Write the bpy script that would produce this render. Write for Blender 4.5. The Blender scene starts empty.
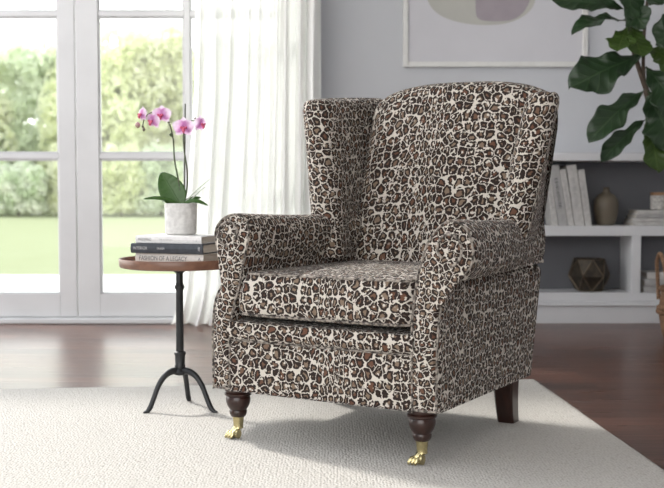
import bpy, math, random
import numpy as np
from mathutils import Vector, Matrix
random.seed(7)
PI = math.pi
scn = bpy.context.scene
LINK = scn.collection.objects.link

# ------------------------------------------------------------------ materials
class NT:
    def __init__(s, m): s.t = m.node_tree; s.n = s.t.nodes; s.l = s.t.links
    def new(s, typ, **kw):
        nd = s.n.new(typ)
        for k, v in kw.items():
            if k in nd.inputs: nd.inputs[k].default_value = v
            else: setattr(nd, k, v)
        return nd
    def link(s, a, b): s.l.new(a, b)
    def math(s, op, a, b=0.0, c=None):
        nd = s.n.new('ShaderNodeMath'); nd.operation = op
        for i, v in enumerate((a, b) if c is None else (a, b, c)):
            if hasattr(v, 'is_linked'): s.l.new(v, nd.inputs[i])
            else: nd.inputs[i].default_value = v
        return nd.outputs[0]
    def mix(s, f, a, b):
        nd = s.n.new('ShaderNodeMix'); nd.data_type = 'RGBA'
        for i, v in ((0, f), (6, a), (7, b)):
            if hasattr(v, 'is_linked'): s.l.new(v, nd.inputs[i])
            else: nd.inputs[i].default_value = v if i == 0 else (v[0], v[1], v[2], 1)
        return nd.outputs[2]
    def ss(s, x, a, b):
        nd = s.n.new('ShaderNodeMapRange'); nd.interpolation_type = 'SMOOTHSTEP'
        s.l.new(x, nd.inputs[0]); nd.inputs[1].default_value = a; nd.inputs[2].default_value = b
        return nd.outputs[0]
    def noise(s, vec, scale, detail=2, rough=.5, col=False):
        nd = s.n.new('ShaderNodeTexNoise'); nd.inputs['Scale'].default_value = scale
        nd.inputs['Detail'].default_value = detail; nd.inputs['Roughness'].default_value = rough
        s.l.new(vec, nd.inputs['Vector']); return nd.outputs[1 if col else 0]
    def bump(s, h, strength, dist, bsdf):
        b = s.n.new('ShaderNodeBump'); b.inputs['Strength'].default_value = strength; b.inputs['Distance'].default_value = dist
        s.l.new(h, b.inputs['Height']); s.l.new(b.outputs[0], bsdf.inputs['Normal'])

def base(name, col=(.8, .8, .8), rough=.5, metal=0, spec=.5, **kw):
    m = bpy.data.materials.new(name); m.use_nodes = True
    b = m.node_tree.nodes['Principled BSDF']
    b.inputs['Base Color'].default_value = (*col, 1); b.inputs['Roughness'].default_value = rough
    b.inputs['Metallic'].default_value = metal; b.inputs['Specular IOR Level'].default_value = spec
    for k, v in kw.items(): b.inputs[k.replace('_', ' ')].default_value = v
    return m, b, NT(m)

def noisy(name, c1, c2, scale, rough=.5, bump=0, bscale=None, dist=.002, metal=0, spec=.5, detail=3, **kw):
    m, b, t = base(name, c1, rough, metal, spec, **kw)
    tc = t.new('ShaderNodeTexCoord').outputs['Object']
    n = t.noise(tc, scale, detail)
    t.link(t.mix(t.ss(n, .3, .7), c1, c2), b.inputs['Base Color'])
    if bump: t.bump(t.noise(tc, bscale or scale * 2, 3), bump, dist, b)
    return m

def leopard():
    m, b, t = base('leopard_fabric', rough=.85, spec=.2)
    b.inputs['Sheen Weight'].default_value = .06; b.inputs['Sheen Roughness'].default_value = .4
    uv = t.new('ShaderNodeTexCoord').outputs['UV']
    w = t.n.new('ShaderNodeVectorMath'); w.operation = 'SCALE'; w.inputs['Scale'].default_value = 36
    t.link(uv, w.inputs[0])
    nz = t.noise(w.outputs[0], 1.9, 2, .6, col=True)
    sub = t.n.new('ShaderNodeVectorMath'); sub.operation = 'SUBTRACT'; t.link(nz, sub.inputs[0]); sub.inputs[1].default_value = (.5, .5, .5)
    sc = t.n.new('ShaderNodeVectorMath'); sc.operation = 'SCALE'; t.link(sub.outputs[0], sc.inputs[0]); sc.inputs['Scale'].default_value = .62
    ad = t.n.new('ShaderNodeVectorMath'); ad.operation = 'ADD'; t.link(w.outputs[0], ad.inputs[0]); t.link(sc.outputs[0], ad.inputs[1])
    def vor(feat):
        v = t.n.new('ShaderNodeTexVoronoi'); v.voronoi_dimensions = '2D'; v.feature = feat
        v.inputs['Scale'].default_value = 1.0; v.inputs['Randomness'].default_value = .80
        t.link(ad.outputs[0], v.inputs['Vector']); return v
    e = vor('DISTANCE_TO_EDGE').outputs['Distance']; f1 = vor('F1')
    cellr = t.n.new('ShaderNodeSeparateColor'); t.link(f1.outputs['Color'], cellr.inputs[0])
    hi = t.noise(w.outputs[0], 4.0, 2, .6)
    mid = t.noise(w.outputs[0], 2.2, 1, .5)
    rnd = t.n.new('ShaderNodeMath'); rnd.operation = 'SMOOTH_MIN'; t.link(e, rnd.inputs[0])
    t.link(t.math('SUBTRACT', .72, f1.outputs['Distance']), rnd.inputs[1]); rnd.inputs[2].default_value = .20
    lo = t.math('ADD', .034, t.math('MULTIPLY', t.math('SUBTRACT', hi, .5), .16))
    edge = t.math('SUBTRACT', rnd.outputs[0], lo)
    spot = t.ss(edge, -.01, .03)                     # 1 inside a rosette
    inner = t.math('ADD', t.math('SUBTRACT', edge, t.math('ADD', .20, t.math('MULTIPLY', cellr.outputs[1], .12))), t.math('MULTIPLY', t.math('SUBTRACT', hi, .5), .34))
    core = t.ss(inner, -.01, .04)                    # 1 in the heart of a rosette
    brk = t.math('MULTIPLY', t.ss(mid, .595, .64), t.ss(cellr.outputs[0], .15, .3))
    cream = t.mix(t.noise(w.outputs[0], 9, 3), (.46, .42, .37), (.68, .635, .57))
    brown = t.mix(t.ss(cellr.outputs[2], .35, .9), (.20, .145, .105), (.12, .056, .034))
    dark = t.mix(t.noise(w.outputs[0], 6, 2), (.010, .007, .006), (.035, .022, .018))
    ring = t.mix(core, dark, brown)
    sp = t.math('MULTIPLY', spot, t.math('SUBTRACT', 1.0, brk))
    col = t.mix(sp, cream, ring)
    fib = t.noise(w.outputs[0], 45, 2)
    col = t.mix(t.math('MULTIPLY', t.ss(fib, .45, .8), .22), col, (.10, .08, .065))
    t.link(col, b.inputs['Base Color'])
    t.bump(t.math('ADD', t.noise(w.outputs[0], 16, 3), t.math('MULTIPLY', fib, .6)), .35, .003, b)
    return m

def rug_mat():
    m, b, t = base('wool_rug', rough=.95, spec=.1)
    tc = t.new('ShaderNodeTexCoord').outputs['Object']
    v = t.new('ShaderNodeTexVoronoi', Scale=120.0, Randomness=.7); t.link(tc, v.inputs['Vector'])
    n = t.noise(tc, 60, 4, .7); big = t.noise(tc, 5, 3)
    c = t.mix(t.ss(v.outputs['Distance'], .15, .75), (.60, .58, .545), (.49, .465, .43))
    c = t.mix(t.ss(n, .58, .72), c, (.36, .33, .29))
    c = t.mix(t.math('MULTIPLY', big, .25), c, (.66, .63, .58))
    t.link(c, b.inputs['Base Color'])
    h = t.math('SUBTRACT', t.math('MULTIPLY', n, .8), v.outputs['Distance'])
    t.bump(h, .75, .004, b)
    return m

def floor_mat():
    m, b, t = base('dark_wood_floor', rough=.26, spec=.65)
    tc = t.new('ShaderNodeTexCoord').outputs['Object']
    br = t.new('ShaderNodeTexBrick'); t.link(tc, br.inputs['Vector'])
    for k, v in (('Scale', 1.0), ('Mortar Size', .0018), ('Mortar Smooth', .3), ('Brick Width', 1.6), ('Row Height', .125), ('Bias', 0.0)): br.inputs[k].default_value = v
    br.inputs['Color1'].default_value = (.075, .029, .017, 1); br.inputs['Color2'].default_value = (.15, .060, .036, 1)
    br.inputs['Mortar'].default_value = (.012, .007, .005, 1); br.offset = .37
    mp = t.new('ShaderNodeMapping'); mp.inputs['Scale'].default_value = (1.2, 22, 1); t.link(tc, mp.inputs['Vector'])
    g = t.noise(mp.outputs[0], 2.2, 5, .65)
    c = t.mix(t.math('MULTIPLY', t.ss(g, .35, .75), .6), br.outputs['Color'], (.035, .017, .011))
    t.link(c, b.inputs['Base Color'])
    t.link(t.math('ADD', .22, t.math('MULTIPLY', g, .14)), b.inputs['Roughness'])
    t.bump(t.math('SUBTRACT', t.math('MULTIPLY', g, .3), br.outputs['Fac']), .25, .001, b)
    return m

def wood_mat(name, c1, c2, rough=.4, sc=(3, 40, 40)):
    m, b, t = base(name, c1, rough)
    tc = t.new('ShaderNodeTexCoord').outputs['Object']
    mp = t.new('ShaderNodeMapping'); mp.inputs['Scale'].default_value = sc; t.link(tc, mp.inputs['Vector'])
    g = t.noise(mp.outputs[0], 1.5, 5, .6)
    t.link(t.mix(t.ss(g, .3, .7), c1, c2), b.inputs['Base Color'])
    return m

def sheer_mat():
    m = bpy.data.materials.new('sheer_voile'); m.use_nodes = True; t = NT(m); t.n.clear()
    out = t.n.new('ShaderNodeOutputMaterial')
    d = t.new('ShaderNodeBsdfDiffuse'); d.inputs[0].default_value = (.95, .95, .935, 1)
    tr = t.new('ShaderNodeBsdfTranslucent'); tr.inputs[0].default_value = (.84, .84, .815, 1)
    tp = t.new('ShaderNodeBsdfTransparent'); tp.inputs[0].default_value = (1, 1, 1, 1)
    m1 = t.new('ShaderNodeMixShader'); m1.inputs[0].default_value = .38
    t.link(d.outputs[0], m1.inputs[1]); t.link(tr.outputs[0], m1.inputs[2])
    m2 = t.new('ShaderNodeMixShader'); tc = t.new('ShaderNodeTexCoord').outputs['Object']
    w = t.noise(tc, 260, 2)
    t.link(t.math('ADD', .01, t.math('MULTIPLY', t.ss(w, .35, .65), .07)), m2.inputs[0])
    t.link(m1.outputs[0], m2.inputs[1]); t.link(tp.outputs[0], m2.inputs[2]); t.link(m2.outputs[0], out.inputs[0])
    return m

def glass_mat():
    m = bpy.data.materials.new('clear_pane'); m.use_nodes = True; t = NT(m); t.n.clear()
    out = t.n.new('ShaderNodeOutputMaterial')
    tp = t.new('ShaderNodeBsdfTransparent'); tp.inputs[0].default_value = (.96, .98, .97, 1)
    g = t.new('ShaderNodeBsdfGlossy'); g.inputs['Roughness'].default_value = .02
    lw = t.new('ShaderNodeLayerWeight'); lw.inputs[0].default_value = .5
    fr = t.n.new('ShaderNodeMath'); fr.operation = 'MULTIPLY_ADD'; t.link(t.math('POWER', lw.outputs['Facing'], 5.0), fr.inputs[0]); fr.inputs[1].default_value = .8; fr.inputs[2].default_value = .02
    mx = t.new('ShaderNodeMixShader'); t.link(fr.outputs[0], mx.inputs[0]); t.link(tp.outputs[0], mx.inputs[1]); t.link(g.outputs[0], mx.inputs[2])
    t.link(mx.outputs[0], out.inputs[0]); return m

def leaf_mat(name, c1, c2, vein, trans=.25):
    m, b, t = base(name, c1, .38, spec=.45)
    uv = t.new('ShaderNodeTexCoord').outputs['UV']
    sp = t.n.new('ShaderNodeSeparateXYZ'); t.link(uv, sp.inputs[0])
    s = t.math('ABSOLUTE', t.math('SUBTRACT', sp.outputs[0], .5)); L = sp.outputs[1]
    midv = t.math('SUBTRACT', 1.0, t.ss(s, .012, .035))
    fr = t.math('FRACT', t.math('SUBTRACT', t.math('MULTIPLY', L, 7.5), t.math('MULTIPLY', s, 3.0)))
    lat = t.math('SUBTRACT', 1.0, t.ss(t.math('ABSOLUTE', t.math('SUBTRACT', fr, .5)), .03, .09))
    v = t.math('MAXIMUM', midv, t.math('MULTIPLY', lat, .6 if 'fig' in name else .05))
    obj = t.new('ShaderNodeTexCoord').outputs['Object']
    c = t.mix(t.noise(obj, 9, 3), c1, c2)
    c = t.mix(t.math('MULTIPLY', v, .7), c, vein)
    t.link(c, b.inputs['Base Color'])
    t.bump(t.math('ADD', v, t.math('MULTIPLY', t.ss(t.math('ABSOLUTE', t.math('SUBTRACT', fr, .5)), 0, .5), -.8 if 'fig' in name else -.1)), .35, .004, b)
    tr = t.new('ShaderNodeBsdfTranslucent'); t.link(c, tr.inputs[0])
    mx = t.new('ShaderNodeMixShader'); mx.inputs[0].default_value = trans
    out = t.n['Material Output']; t.link(b.outputs[0], mx.inputs[1]); t.link(tr.outputs[0], mx.inputs[2]); t.link(mx.outputs[0], out.inputs[0])
    return m

def petal_mat():
    m, b, t = base('orchid_petal', (.75, .4, .68), .5, spec=.3)
    uv = t.new('ShaderNodeTexCoord').outputs['UV']
    sp = t.n.new('ShaderNodeSeparateXYZ'); t.link(uv, sp.inputs[0])
    ob = t.new('ShaderNodeTexCoord').outputs['Object']
    f = t.math('ADD', sp.outputs[1], t.math('MULTIPLY', t.math('SUBTRACT', t.noise(ob, 120, 2), .5), .5))
    c = t.mix(t.ss(f, .15, .95), (.62, .27, .55), (.88, .76, .88))
    t.link(c, b.inputs['Base Color'])
    tr = t.new('ShaderNodeBsdfTranslucent'); t.link(c, tr.inputs[0])
    mx = t.new('ShaderNodeMixShader'); mx.inputs[0].default_value = .4
    out = t.n['Material Output']; t.link(b.outputs[0], mx.inputs[1]); t.link(tr.outputs[0], mx.inputs[2]); t.link(mx.outputs[0], out.inputs[0])
    return m

M = {}
M['leopard'] = leopard()
M['rug'] = rug_mat()
M['welt'] = noisy('leopard_welt', (.012, .009, .007), (.34, .30, .26), 85, .85, detail=1)
M['floor'] = floor_mat()
M['wall'] = noisy('grey_wall_paint', (.575, .59, .62), (.59, .605, .635), 3, .85, .05, 300, .0005, spec=.2)
M['ceiling_unseen'] = noisy('ceiling_paint', (.80, .80, .79), (.82, .82, .81), 3, .9)
M['white'] = noisy('white_gloss_paint', (.50, .50, .505), (.53, .53, .535), 5, .4)
M['shelf'] = noisy('bookcase_paint', (.64, .645, .66), (.66, .665, .68), 5, .45)
M['shelf_dark'] = noisy('bookcase_back_darker', (.125, .128, .14), (.135, .138, .15), 5, .6)  # back panel a darker grey than the rest of the bookcase
M['frame'] = noisy('picture_frame_white', (.70, .70, .68), (.74, .74, .72), 20, .35)
M['mount'] = noisy('print_paper', (.60, .60, .635), (.62, .62, .655), 4, .6, spec=.4)
M['beige'] = noisy('beige_ink', (.50, .50, .46), (.46, .46, .43), 6, .8)
M['mauve'] = noisy('mauve_ink', (.37, .33, .36), (.33, .295, .325), 8, .8)
M['sheer'] = sheer_mat()
M['glass'] = glass_mat()
M['legwood'] = wood_mat('mahogany_leg', (.034, .013, .009), (.018, .008, .006), .28, (30, 30, 6))
M['brass'] = noisy('polished_brass', (.62, .54, .30), (.50, .43, .23), 40, .2, metal=1)
M['iron'] = noisy('black_iron', (.018, .019, .021), (.028, .029, .031), 30, .42, .2, 200, .0008, metal=.4)
M['walnut'] = wood_mat('walnut_tray', (.19, .095, .06), (.125, .06, .038), .35, (2.5, 30, 30))
M['walnut_top'] = wood_mat('walnut_tray_top', (.36, .20, .12), (.27, .14, .085), .3, (3, 40, 10))
M['stone'] = noisy('pale_stone_pot', (.50, .49, .475), (.64, .63, .61), 60, .85, .5, 90, .002)
M['soil'] = noisy('bark_chips', (.05, .032, .02), (.12, .08, .05), 80, .95, 1, 120, .006)
M['bookwhite'] = noisy('white_book_cloth', (.66, .655, .65), (.72, .715, .71), 90, .6)
M['bookcream'] = noisy('cream_book_cloth', (.60, .58, .55), (.66, .64, .61), 90, .6)
M['bookdark'] = noisy('charcoal_book_cloth', (.030, .036, .045), (.045, .052, .064), 90, .5)
M['magwhite'] = noisy('pale_spine_paper', (.54, .53, .51), (.44, .43, .415), 35, .6)
M['maggrey'] = noisy('greyish_spine_paper', (.40, .395, .385), (.34, .335, .33), 35, .6)
M['ink'] = noisy('dark_spine_ink', (.10, .10, .11), (.14, .14, .15), 50, .7)
M['inksilver'] = noisy('silver_spine_ink', (.42, .42, .42), (.5, .5, .5), 50, .5)
def pages():
    m, b, t = base('page_edges', (.6, .56, .5), .9, spec=.1)
    tc = t.new('ShaderNodeTexCoord').outputs['Object']
    mp = t.new('ShaderNodeMapping'); mp.inputs['Scale'].default_value = (2, 2, 900); t.link(tc, mp.inputs['Vector'])
    n = t.noise(mp.outputs[0], 1, 2); t.link(t.mix(n, (.66, .62, .56), (.40, .37, .33)), b.inputs['Base Color'])
    return m
M['pages'] = pages()
M['vase'] = noisy('taupe_glaze', (.12, .098, .068), (.155, .13, .095), 12, .45)
M['bronze'] = noisy('dark_bronze', (.035, .03, .023), (.07, .055, .04), 30, .42, metal=.55)
M['bronze_pale'] = noisy('paler_bronze_edge', (.09, .07, .05), (.16, .125, .085), 30, .35, metal=.6)  # edge rods a paler bronze than the facets
M['ceramic'] = noisy('speckled_ceramic', (.52, .50, .47), (.30, .29, .27), 70, .5)
M['lid'] = wood_mat('light_wood_lid', (.30, .17, .09), (.22, .12, .06), .5, (20, 20, 20))
def wicker():
    m, b, t = base('woven_wicker', (.4, .22, .11), .7)
    tc = t.new('ShaderNodeTexCoord').outputs['UV']
    br = t.new('ShaderNodeTexBrick'); t.link(tc, br.inputs['Vector']); br.offset = .5
    for k, v in (('Scale', 1.0), ('Mortar Size', .0022), ('Mortar Smooth', 1.0), ('Brick Width', .034), ('Row Height', .013)): br.inputs[k].default_value = v
    br.inputs['Color1'].default_value = (.34, .20, .115, 1); br.inputs['Color2'].default_value = (.22, .125, .07, 1); br.inputs['Mortar'].default_value = (.09, .045, .02, 1)
    t.link(br.outputs['Color'], b.inputs['Base Color'])
    t.bump(t.math('SUBTRACT', 1.0, br.outputs['Fac']), .9, .006, b); return m
M['wicker'] = wicker()
M['fig1'] = leaf_mat('fig_leaf_dark', (.014, .034, .013), (.022, .050, .018), (.045, .085, .035), .10)
M['fig2'] = leaf_mat('fig_leaf_bright', (.04, .085, .012), (.06, .11, .018), (.10, .16, .04), .3)
M['bark'] = noisy('fig_bark', (.06, .042, .03), (.10, .075, .055), 40, .85, .5, 80, .003)
M['orchleaf'] = leaf_mat('orchid_leaf', (.045, .11, .022), (.06, .14, .03), (.07, .15, .04), .2)
M['orchpale'] = noisy('pale_aerial_root', (.36, .40, .33), (.46, .50, .42), 40, .6)
M['orchstem'] = noisy('orchid_stem', (.05, .09, .035), (.09, .08, .05), 60, .5)
M['stake'] = noisy('dark_plant_stake', (.045, .05, .03), (.06, .065, .04), 60, .7)
M['petal'] = petal_mat()
M['lip'] = noisy('magenta_lip', (.42, .035, .12), (.60, .12, .20), 200, .45)
M['bud'] = noisy('orchid_bud', (.40, .18, .28), (.34, .30, .16), 90, .5)
M['budgreen'] = noisy('green_bud', (.12, .12, .07), (.2, .14, .12), 90, .5)
def lawn():
    m, b, t = base('mown_lawn', (.2, .35, .08), .9, spec=.1)
    tc = t.new('ShaderNodeTexCoord').outputs['Object']
    c = t.mix(t.noise(tc, 1.4, 4), (.29, .31, .18), (.33, .35, .22)); c = t.mix(t.math('MULTIPLY', t.noise(tc, 30, 3), .5), c, (.25, .28, .14))
    t.link(c, b.inputs['Base Color']); t.bump(t.noise(tc, 60, 3), .5, .03, b); return m
M['lawn'] = lawn()
M['terrace'] = noisy('pale_terrace_stone', (.78, .77, .74), (.84, .83, .80), 4, .7)
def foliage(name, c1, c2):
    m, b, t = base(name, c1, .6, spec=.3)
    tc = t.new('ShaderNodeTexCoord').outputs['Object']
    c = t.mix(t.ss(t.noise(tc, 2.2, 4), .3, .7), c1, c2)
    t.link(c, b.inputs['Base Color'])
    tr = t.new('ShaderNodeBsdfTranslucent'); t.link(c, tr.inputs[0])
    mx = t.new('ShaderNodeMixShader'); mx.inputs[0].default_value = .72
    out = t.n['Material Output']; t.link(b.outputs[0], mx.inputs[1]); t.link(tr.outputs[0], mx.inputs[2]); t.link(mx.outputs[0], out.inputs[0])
    return m
M['folA'] = foliage('hazy_olive_foliage', (.78, .80, .60), (.88, .88, .76))  # foliage greens paled in the colour, standing in for outdoor haze
M['folB'] = foliage('hazy_blue_green_foliage', (.76, .81, .66), (.86, .89, .78))
M['folC'] = foliage('hazy_yellow_green_foliage', (.80, .83, .60), (.89, .90, .74))
M['folD'] = foliage('hazy_white_flowering_foliage', (.66, .74, .54), (.90, .90, .84))
M['trunk'] = noisy('garden_bark', (.2, .16, .12), (.28, .23, .18), 10, .9)

# ------------------------------------------------------------------ mesh helpers
def mk(name, verts, faces, mat, parent=None, uv=None, smooth=True, auto=None):
    me = bpy.data.meshes.new(name)
    me.from_pydata([tuple(v) for v in verts], [], [tuple(f) for f in faces])
    if uv is not None:
        lay = me.uv_layers.new(name='UVMap'); k = 0
        flat = []
        for fuv in uv:
            for p in fuv: flat += [float(p[0]), float(p[1])]
        lay.data.foreach_set('uv', flat)
    if smooth: me.polygons.foreach_set('use_smooth', [True] * len(me.polygons))
    me.materials.append(M[mat] if isinstance(mat, str) else mat)
    me.update()
    if smooth and auto: me.set_sharp_from_angle(angle=math.radians(auto))
    o = bpy.data.objects.new(name, me); LINK(o)
    if parent: o.parent = parent
    return o

class MB:
    """collects shapes for ONE part"""
    def __init__(s): s.v = []; s.f = []; s.uv = []
    def add(s, v, f, uv=None):
        b = len(s.v); s.v += [tuple(p) for p in v]; s.f += [tuple(i + b for i in q) for q in f]
        s.uv += uv if uv is not None else [[(0, 0)] * len(q) for q in f]
    def box(s, x0, x1, y0, y1, z0, z1, bev=0.0, mat=None):
        b = min(bev, (x1 - x0) / 2.01, (y1 - y0) / 2.01, (z1 - z0) / 2.01)
        if b <= 0:
            v = [(x, y, z) for z in (z0, z1) for y in (y0, y1) for x in (x0, x1)]
            f = [(0, 2, 3, 1), (4, 5, 7, 6), (0, 1, 5, 4), (2, 6, 7, 3), (0, 4, 6, 2), (1, 3, 7, 5)]
        else:
            v = []; idx = {}
            for i, x in enumerate((x0, x1)):
                for j, y in enumerate((y0, y1)):
                    for k, z in enumerate((z0, z1)):
                        sx, sy, sz = (b, -b)[i], (b, -b)[j], (b, -b)[k]
                        for a, p in enumerate(((x, y + sy, z + sz), (x + sx, y, z + sz), (x + sx, y + sy, z))):
                            idx[i, j, k, a] = len(v); v.append(p)
            I = lambda *q: idx[q]
            f = []
            for i in (0, 1): f.append([I(i, 0, 0, 0), I(i, 1, 0, 0), I(i, 1, 1, 0), I(i, 0, 1, 0)][::(-1 if i == 0 else 1)])
            for j in (0, 1): f.append([I(0, j, 0, 1), I(1, j, 0, 1), I(1, j, 1, 1), I(0, j, 1, 1)][::(1 if j == 0 else -1)])
            for k in (0, 1): f.append([I(0, 0, k, 2), I(1, 0, k, 2), I(1, 1, k, 2), I(0, 1, k, 2)][::(-1 if k == 0 else 1)])
            for i in (0, 1):
                for j in (0, 1): f.append([I(i, j, 0, 0), I(i, j, 0, 1), I(i, j, 1, 1), I(i, j, 1, 0)])
            for i in (0, 1):
                for k in (0, 1): f.append([I(i, 0, k, 0), I(i, 0, k, 2), I(i, 1, k, 2), I(i, 1, k, 0)])
            for j in (0, 1):
                for k in (0, 1): f.append([I(0, j, k, 1), I(0, j, k, 2), I(1, j, k, 2), I(1, j, k, 1)])
            for i in (0, 1):
                for j in (0, 1):
                    for k in (0, 1): f.append([I(i, j, k, 0), I(i, j, k, 1), I(i, j, k, 2)])
        if mat is not None: v = [tuple(mat @ Vector(p)) for p in v]
        s.add(v, f)
    def tube(s, pts, r, n=10, caps=True, us=1.0):
        pts = [Vector(p) for p in pts]; N = len(pts)
        rr = r if isinstance(r, (list, tuple)) else [r] * N
        prev = None; v = []; cum = 0; cl = []
        for i, p in enumerate(pts):
            if i: cum += (p - pts[i - 1]).length
            cl.append(cum)
            t = (pts[min(i + 1, N - 1)] - pts[max(i - 1, 0)]).normalized()
            if prev is None: a = t.orthogonal().normalized()
            else: a = (prev - t * prev.dot(t)); a = a.normalized() if a.length > 1e-6 else t.orthogonal().normalized()
            prev = a; b = t.cross(a)
            for k in range(n): v.append(p + (a * math.cos(2 * PI * k / n) + b * math.sin(2 * PI * k / n)) * rr[i])
        f = []; uv = []
        for i in range(N - 1):
            for k in range(n):
                k2 = (k + 1) % n; f.append((i * n + k, i * n + k2, (i + 1) * n + k2, (i + 1) * n + k))
                u0 = k * 2 * PI / n * rr[i]; u1 = (k + 1) * 2 * PI / n * rr[i]
                uv.append([(u0 * us, cl[i] * us), (u1 * us, cl[i] * us), (u1 * us, cl[i + 1] * us), (u0 * us, cl[i + 1] * us)])
        if caps:
            f.append(tuple(range(n))[::-1]); f.append(tuple((N - 1) * n + k for k in range(n))); uv += [[(0, 0)] * n] * 2
        s.add(v, f, uv)
    def lathe(s, prof, n=32, c=(0, 0, 0), mat=None):
        v = []; f = []; uv = []; cum = 0; cl = []
        for i, (r, z) in enumerate(prof):
            if i: cum += math.hypot(r - prof[i - 1][0], z - prof[i - 1][1])
            cl.append(cum)
            for k in range(n):
                a = 2 * PI * k / n; p = Vector((c[0] + r * math.cos(a), c[1] + r * math.sin(a), c[2] + z)); v.append(mat @ p if mat is not None else p)
        R = max(p[0] for p in prof)
        for i in range(len(prof) - 1):
            for k in range(n):
                k2 = (k + 1) % n; f.append((i * n + k, i * n + k2, (i + 1) * n + k2, (i + 1) * n + k))
                uv.append([(k * 2 * PI / n * R, cl[i]), ((k + 1) * 2 * PI / n * R, cl[i]), ((k + 1) * 2 * PI / n * R, cl[i + 1]), (k * 2 * PI / n * R, cl[i + 1])])
        f.append(tuple(range(n))[::-1]); f.append(tuple((len(prof) - 1) * n + k for k in range(n))); uv += [[(0, 0)] * n] * 2
        s.add(v, f, uv)
    def rings(s, R, closed=True, us=1.0, warp=None, uo=(0, 0), cap=(False, False)):
        """skin a list of equal-length rings; UV in metres along the ring and across the rings"""
        m = len(R[0]); R = [[Vector(p) for p in r] for r in R]
        mid = R[len(R) // 2]; u = [0]
        for k in range(m if closed else m - 1): u.append(u[-1] + (mid[(k + 1) % m] - mid[k]).length)
        vv = [0]
        for i in range(1, len(R)): vv.append(vv[-1] + sum((a - b).length for a, b in zip(R[i], R[i - 1])) / m)
        v = [p for r in R for p in r]; f = []; uv = []
        g = (lambda a, b: ((a + uo[0]) * us, (b + uo[1]) * us)) if warp is None else warp
        for i in range(len(R) - 1):
            for k in range(m if closed else m - 1):
                k2 = (k + 1) % m
                f.append((i * m + k, i * m + k2, (i + 1) * m + k2, (i + 1) * m + k))
                uv.append([g(u[k], vv[i]), g(u[k + 1], vv[i]), g(u[k + 1], vv[i + 1]), g(u[k], vv[i + 1])])
        if cap[0]: f.append(tuple(range(m))[::-1]); uv.append([(0, 0)] * m)
        if cap[1]: f.append(tuple((len(R) - 1) * m + k for k in range(m))); uv.append([(0, 0)] * m)
        s.add(v, f, uv)
    def dome(s, ring, n, h, ax, us=1.0, steps=8, warp=None, p=2.5):
        """close a ring with a pillow along n; planar UV from the two axes ax"""
        ring = [Vector(q) for q in ring]; n = Vector(n); c = sum(ring, Vector()) / len(ring); m = len(ring)
        v = []
        for j in range(steps):
            t = j / steps
            for q in ring: v.append(q + (c - q) * t + n * h * (1 - (1 - t) ** p))
        v.append(c + n * h)
        g = warp or (lambda q: (q[ax[0]] * us, q[ax[1]] * us)); f = []; uv = []
        for j in range(steps - 1):
            for k in range(m): f.append((j * m + k, j * m + (k + 1) % m, (j + 1) * m + (k + 1) % m, (j + 1) * m + k))
        for k in range(m): f.append(((steps - 1) * m + k, (steps - 1) * m + (k + 1) % m, steps * m))
        for q in f: uv.append([g(v[i]) for i in q])
        s.add(v, f, uv)
    def build(s, name, mat, parent=None, smooth=True, auto=40): return mk(name, s.v, s.f, mat, parent, s.uv, smooth, auto)

def spline(pts, n, closed=False):
    P = [np.array(p, float) for p in pts]; N = len(P); out = []
    segs = N if closed else N - 1
    for i in range(segs):
        p0 = P[(i - 1) % N] if closed or i > 0 else P[i]; p1 = P[i]; p2 = P[(i + 1) % N]
        p3 = P[(i + 2) % N] if closed or i + 2 < N else p2
        for j in range(8):
            t = j / 8; out.append(.5 * ((2 * p1) + (-p0 + p2) * t + (2 * p0 - 5 * p1 + 4 * p2 - p3) * t * t + (-p0 + 3 * p1 - 3 * p2 + p3) * t ** 3))
    if closed: out.append(out[0])
    else: out.append(P[-1])
    out = np.array(out); d = np.r_[0, np.cumsum(np.linalg.norm(np.diff(out, axis=0), axis=1))]
    q = np.linspace(0, d[-1], n + (1 if closed else 0))
    r = np.stack([np.interp(q, d, out[:, i]) for i in range(out.shape[1])], 1)
    return r[:-1] if closed else r

def inset(poly, d):
    P = np.array(poly); T = np.roll(P, -1, 0) - np.roll(P, 1, 0); T /= np.linalg.norm(T, axis=1)[:, None] + 1e-9
    Nn = np.stack([-T[:, 1], T[:, 0]], 1)
    area = .5 * np.sum(P[:, 0] * np.roll(P[:, 1], -1) - np.roll(P[:, 0], -1) * P[:, 1])
    return P + Nn * d * (1 if area > 0 else -1)

def empty(name, loc, label, cat, group=None, rz=0):
    o = bpy.data.objects.new(name, None); LINK(o); o.location = loc; o.rotation_euler = (0, 0, rz); o.empty_display_size = .1
    return tag(o, label, cat, group)
def tag(o, label, cat, group=None, kind=None):
    o['label'] = label; o['category'] = cat
    if group: o['group'] = group
    if kind: o['kind'] = kind
    return o
def struct(o): o['kind'] = 'structure'; return o

# ------------------------------------------------------------------ camera
cam = bpy.data.cameras.new('camera'); co = bpy.data.objects.new('camera', cam); LINK(co)
cam.sensor_width = 36; cam.lens = 1069 / 664 * 36; cam.clip_end = 300
co.location = (0, 0, .75); co.rotation_euler = (PI / 2 - math.atan(54 / 1069), 0, 0)
cam.dof.use_dof = True; cam.dof.focus_distance = 3.15; cam.dof.aperture_fstop = 4.5
scn.camera = co

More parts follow.
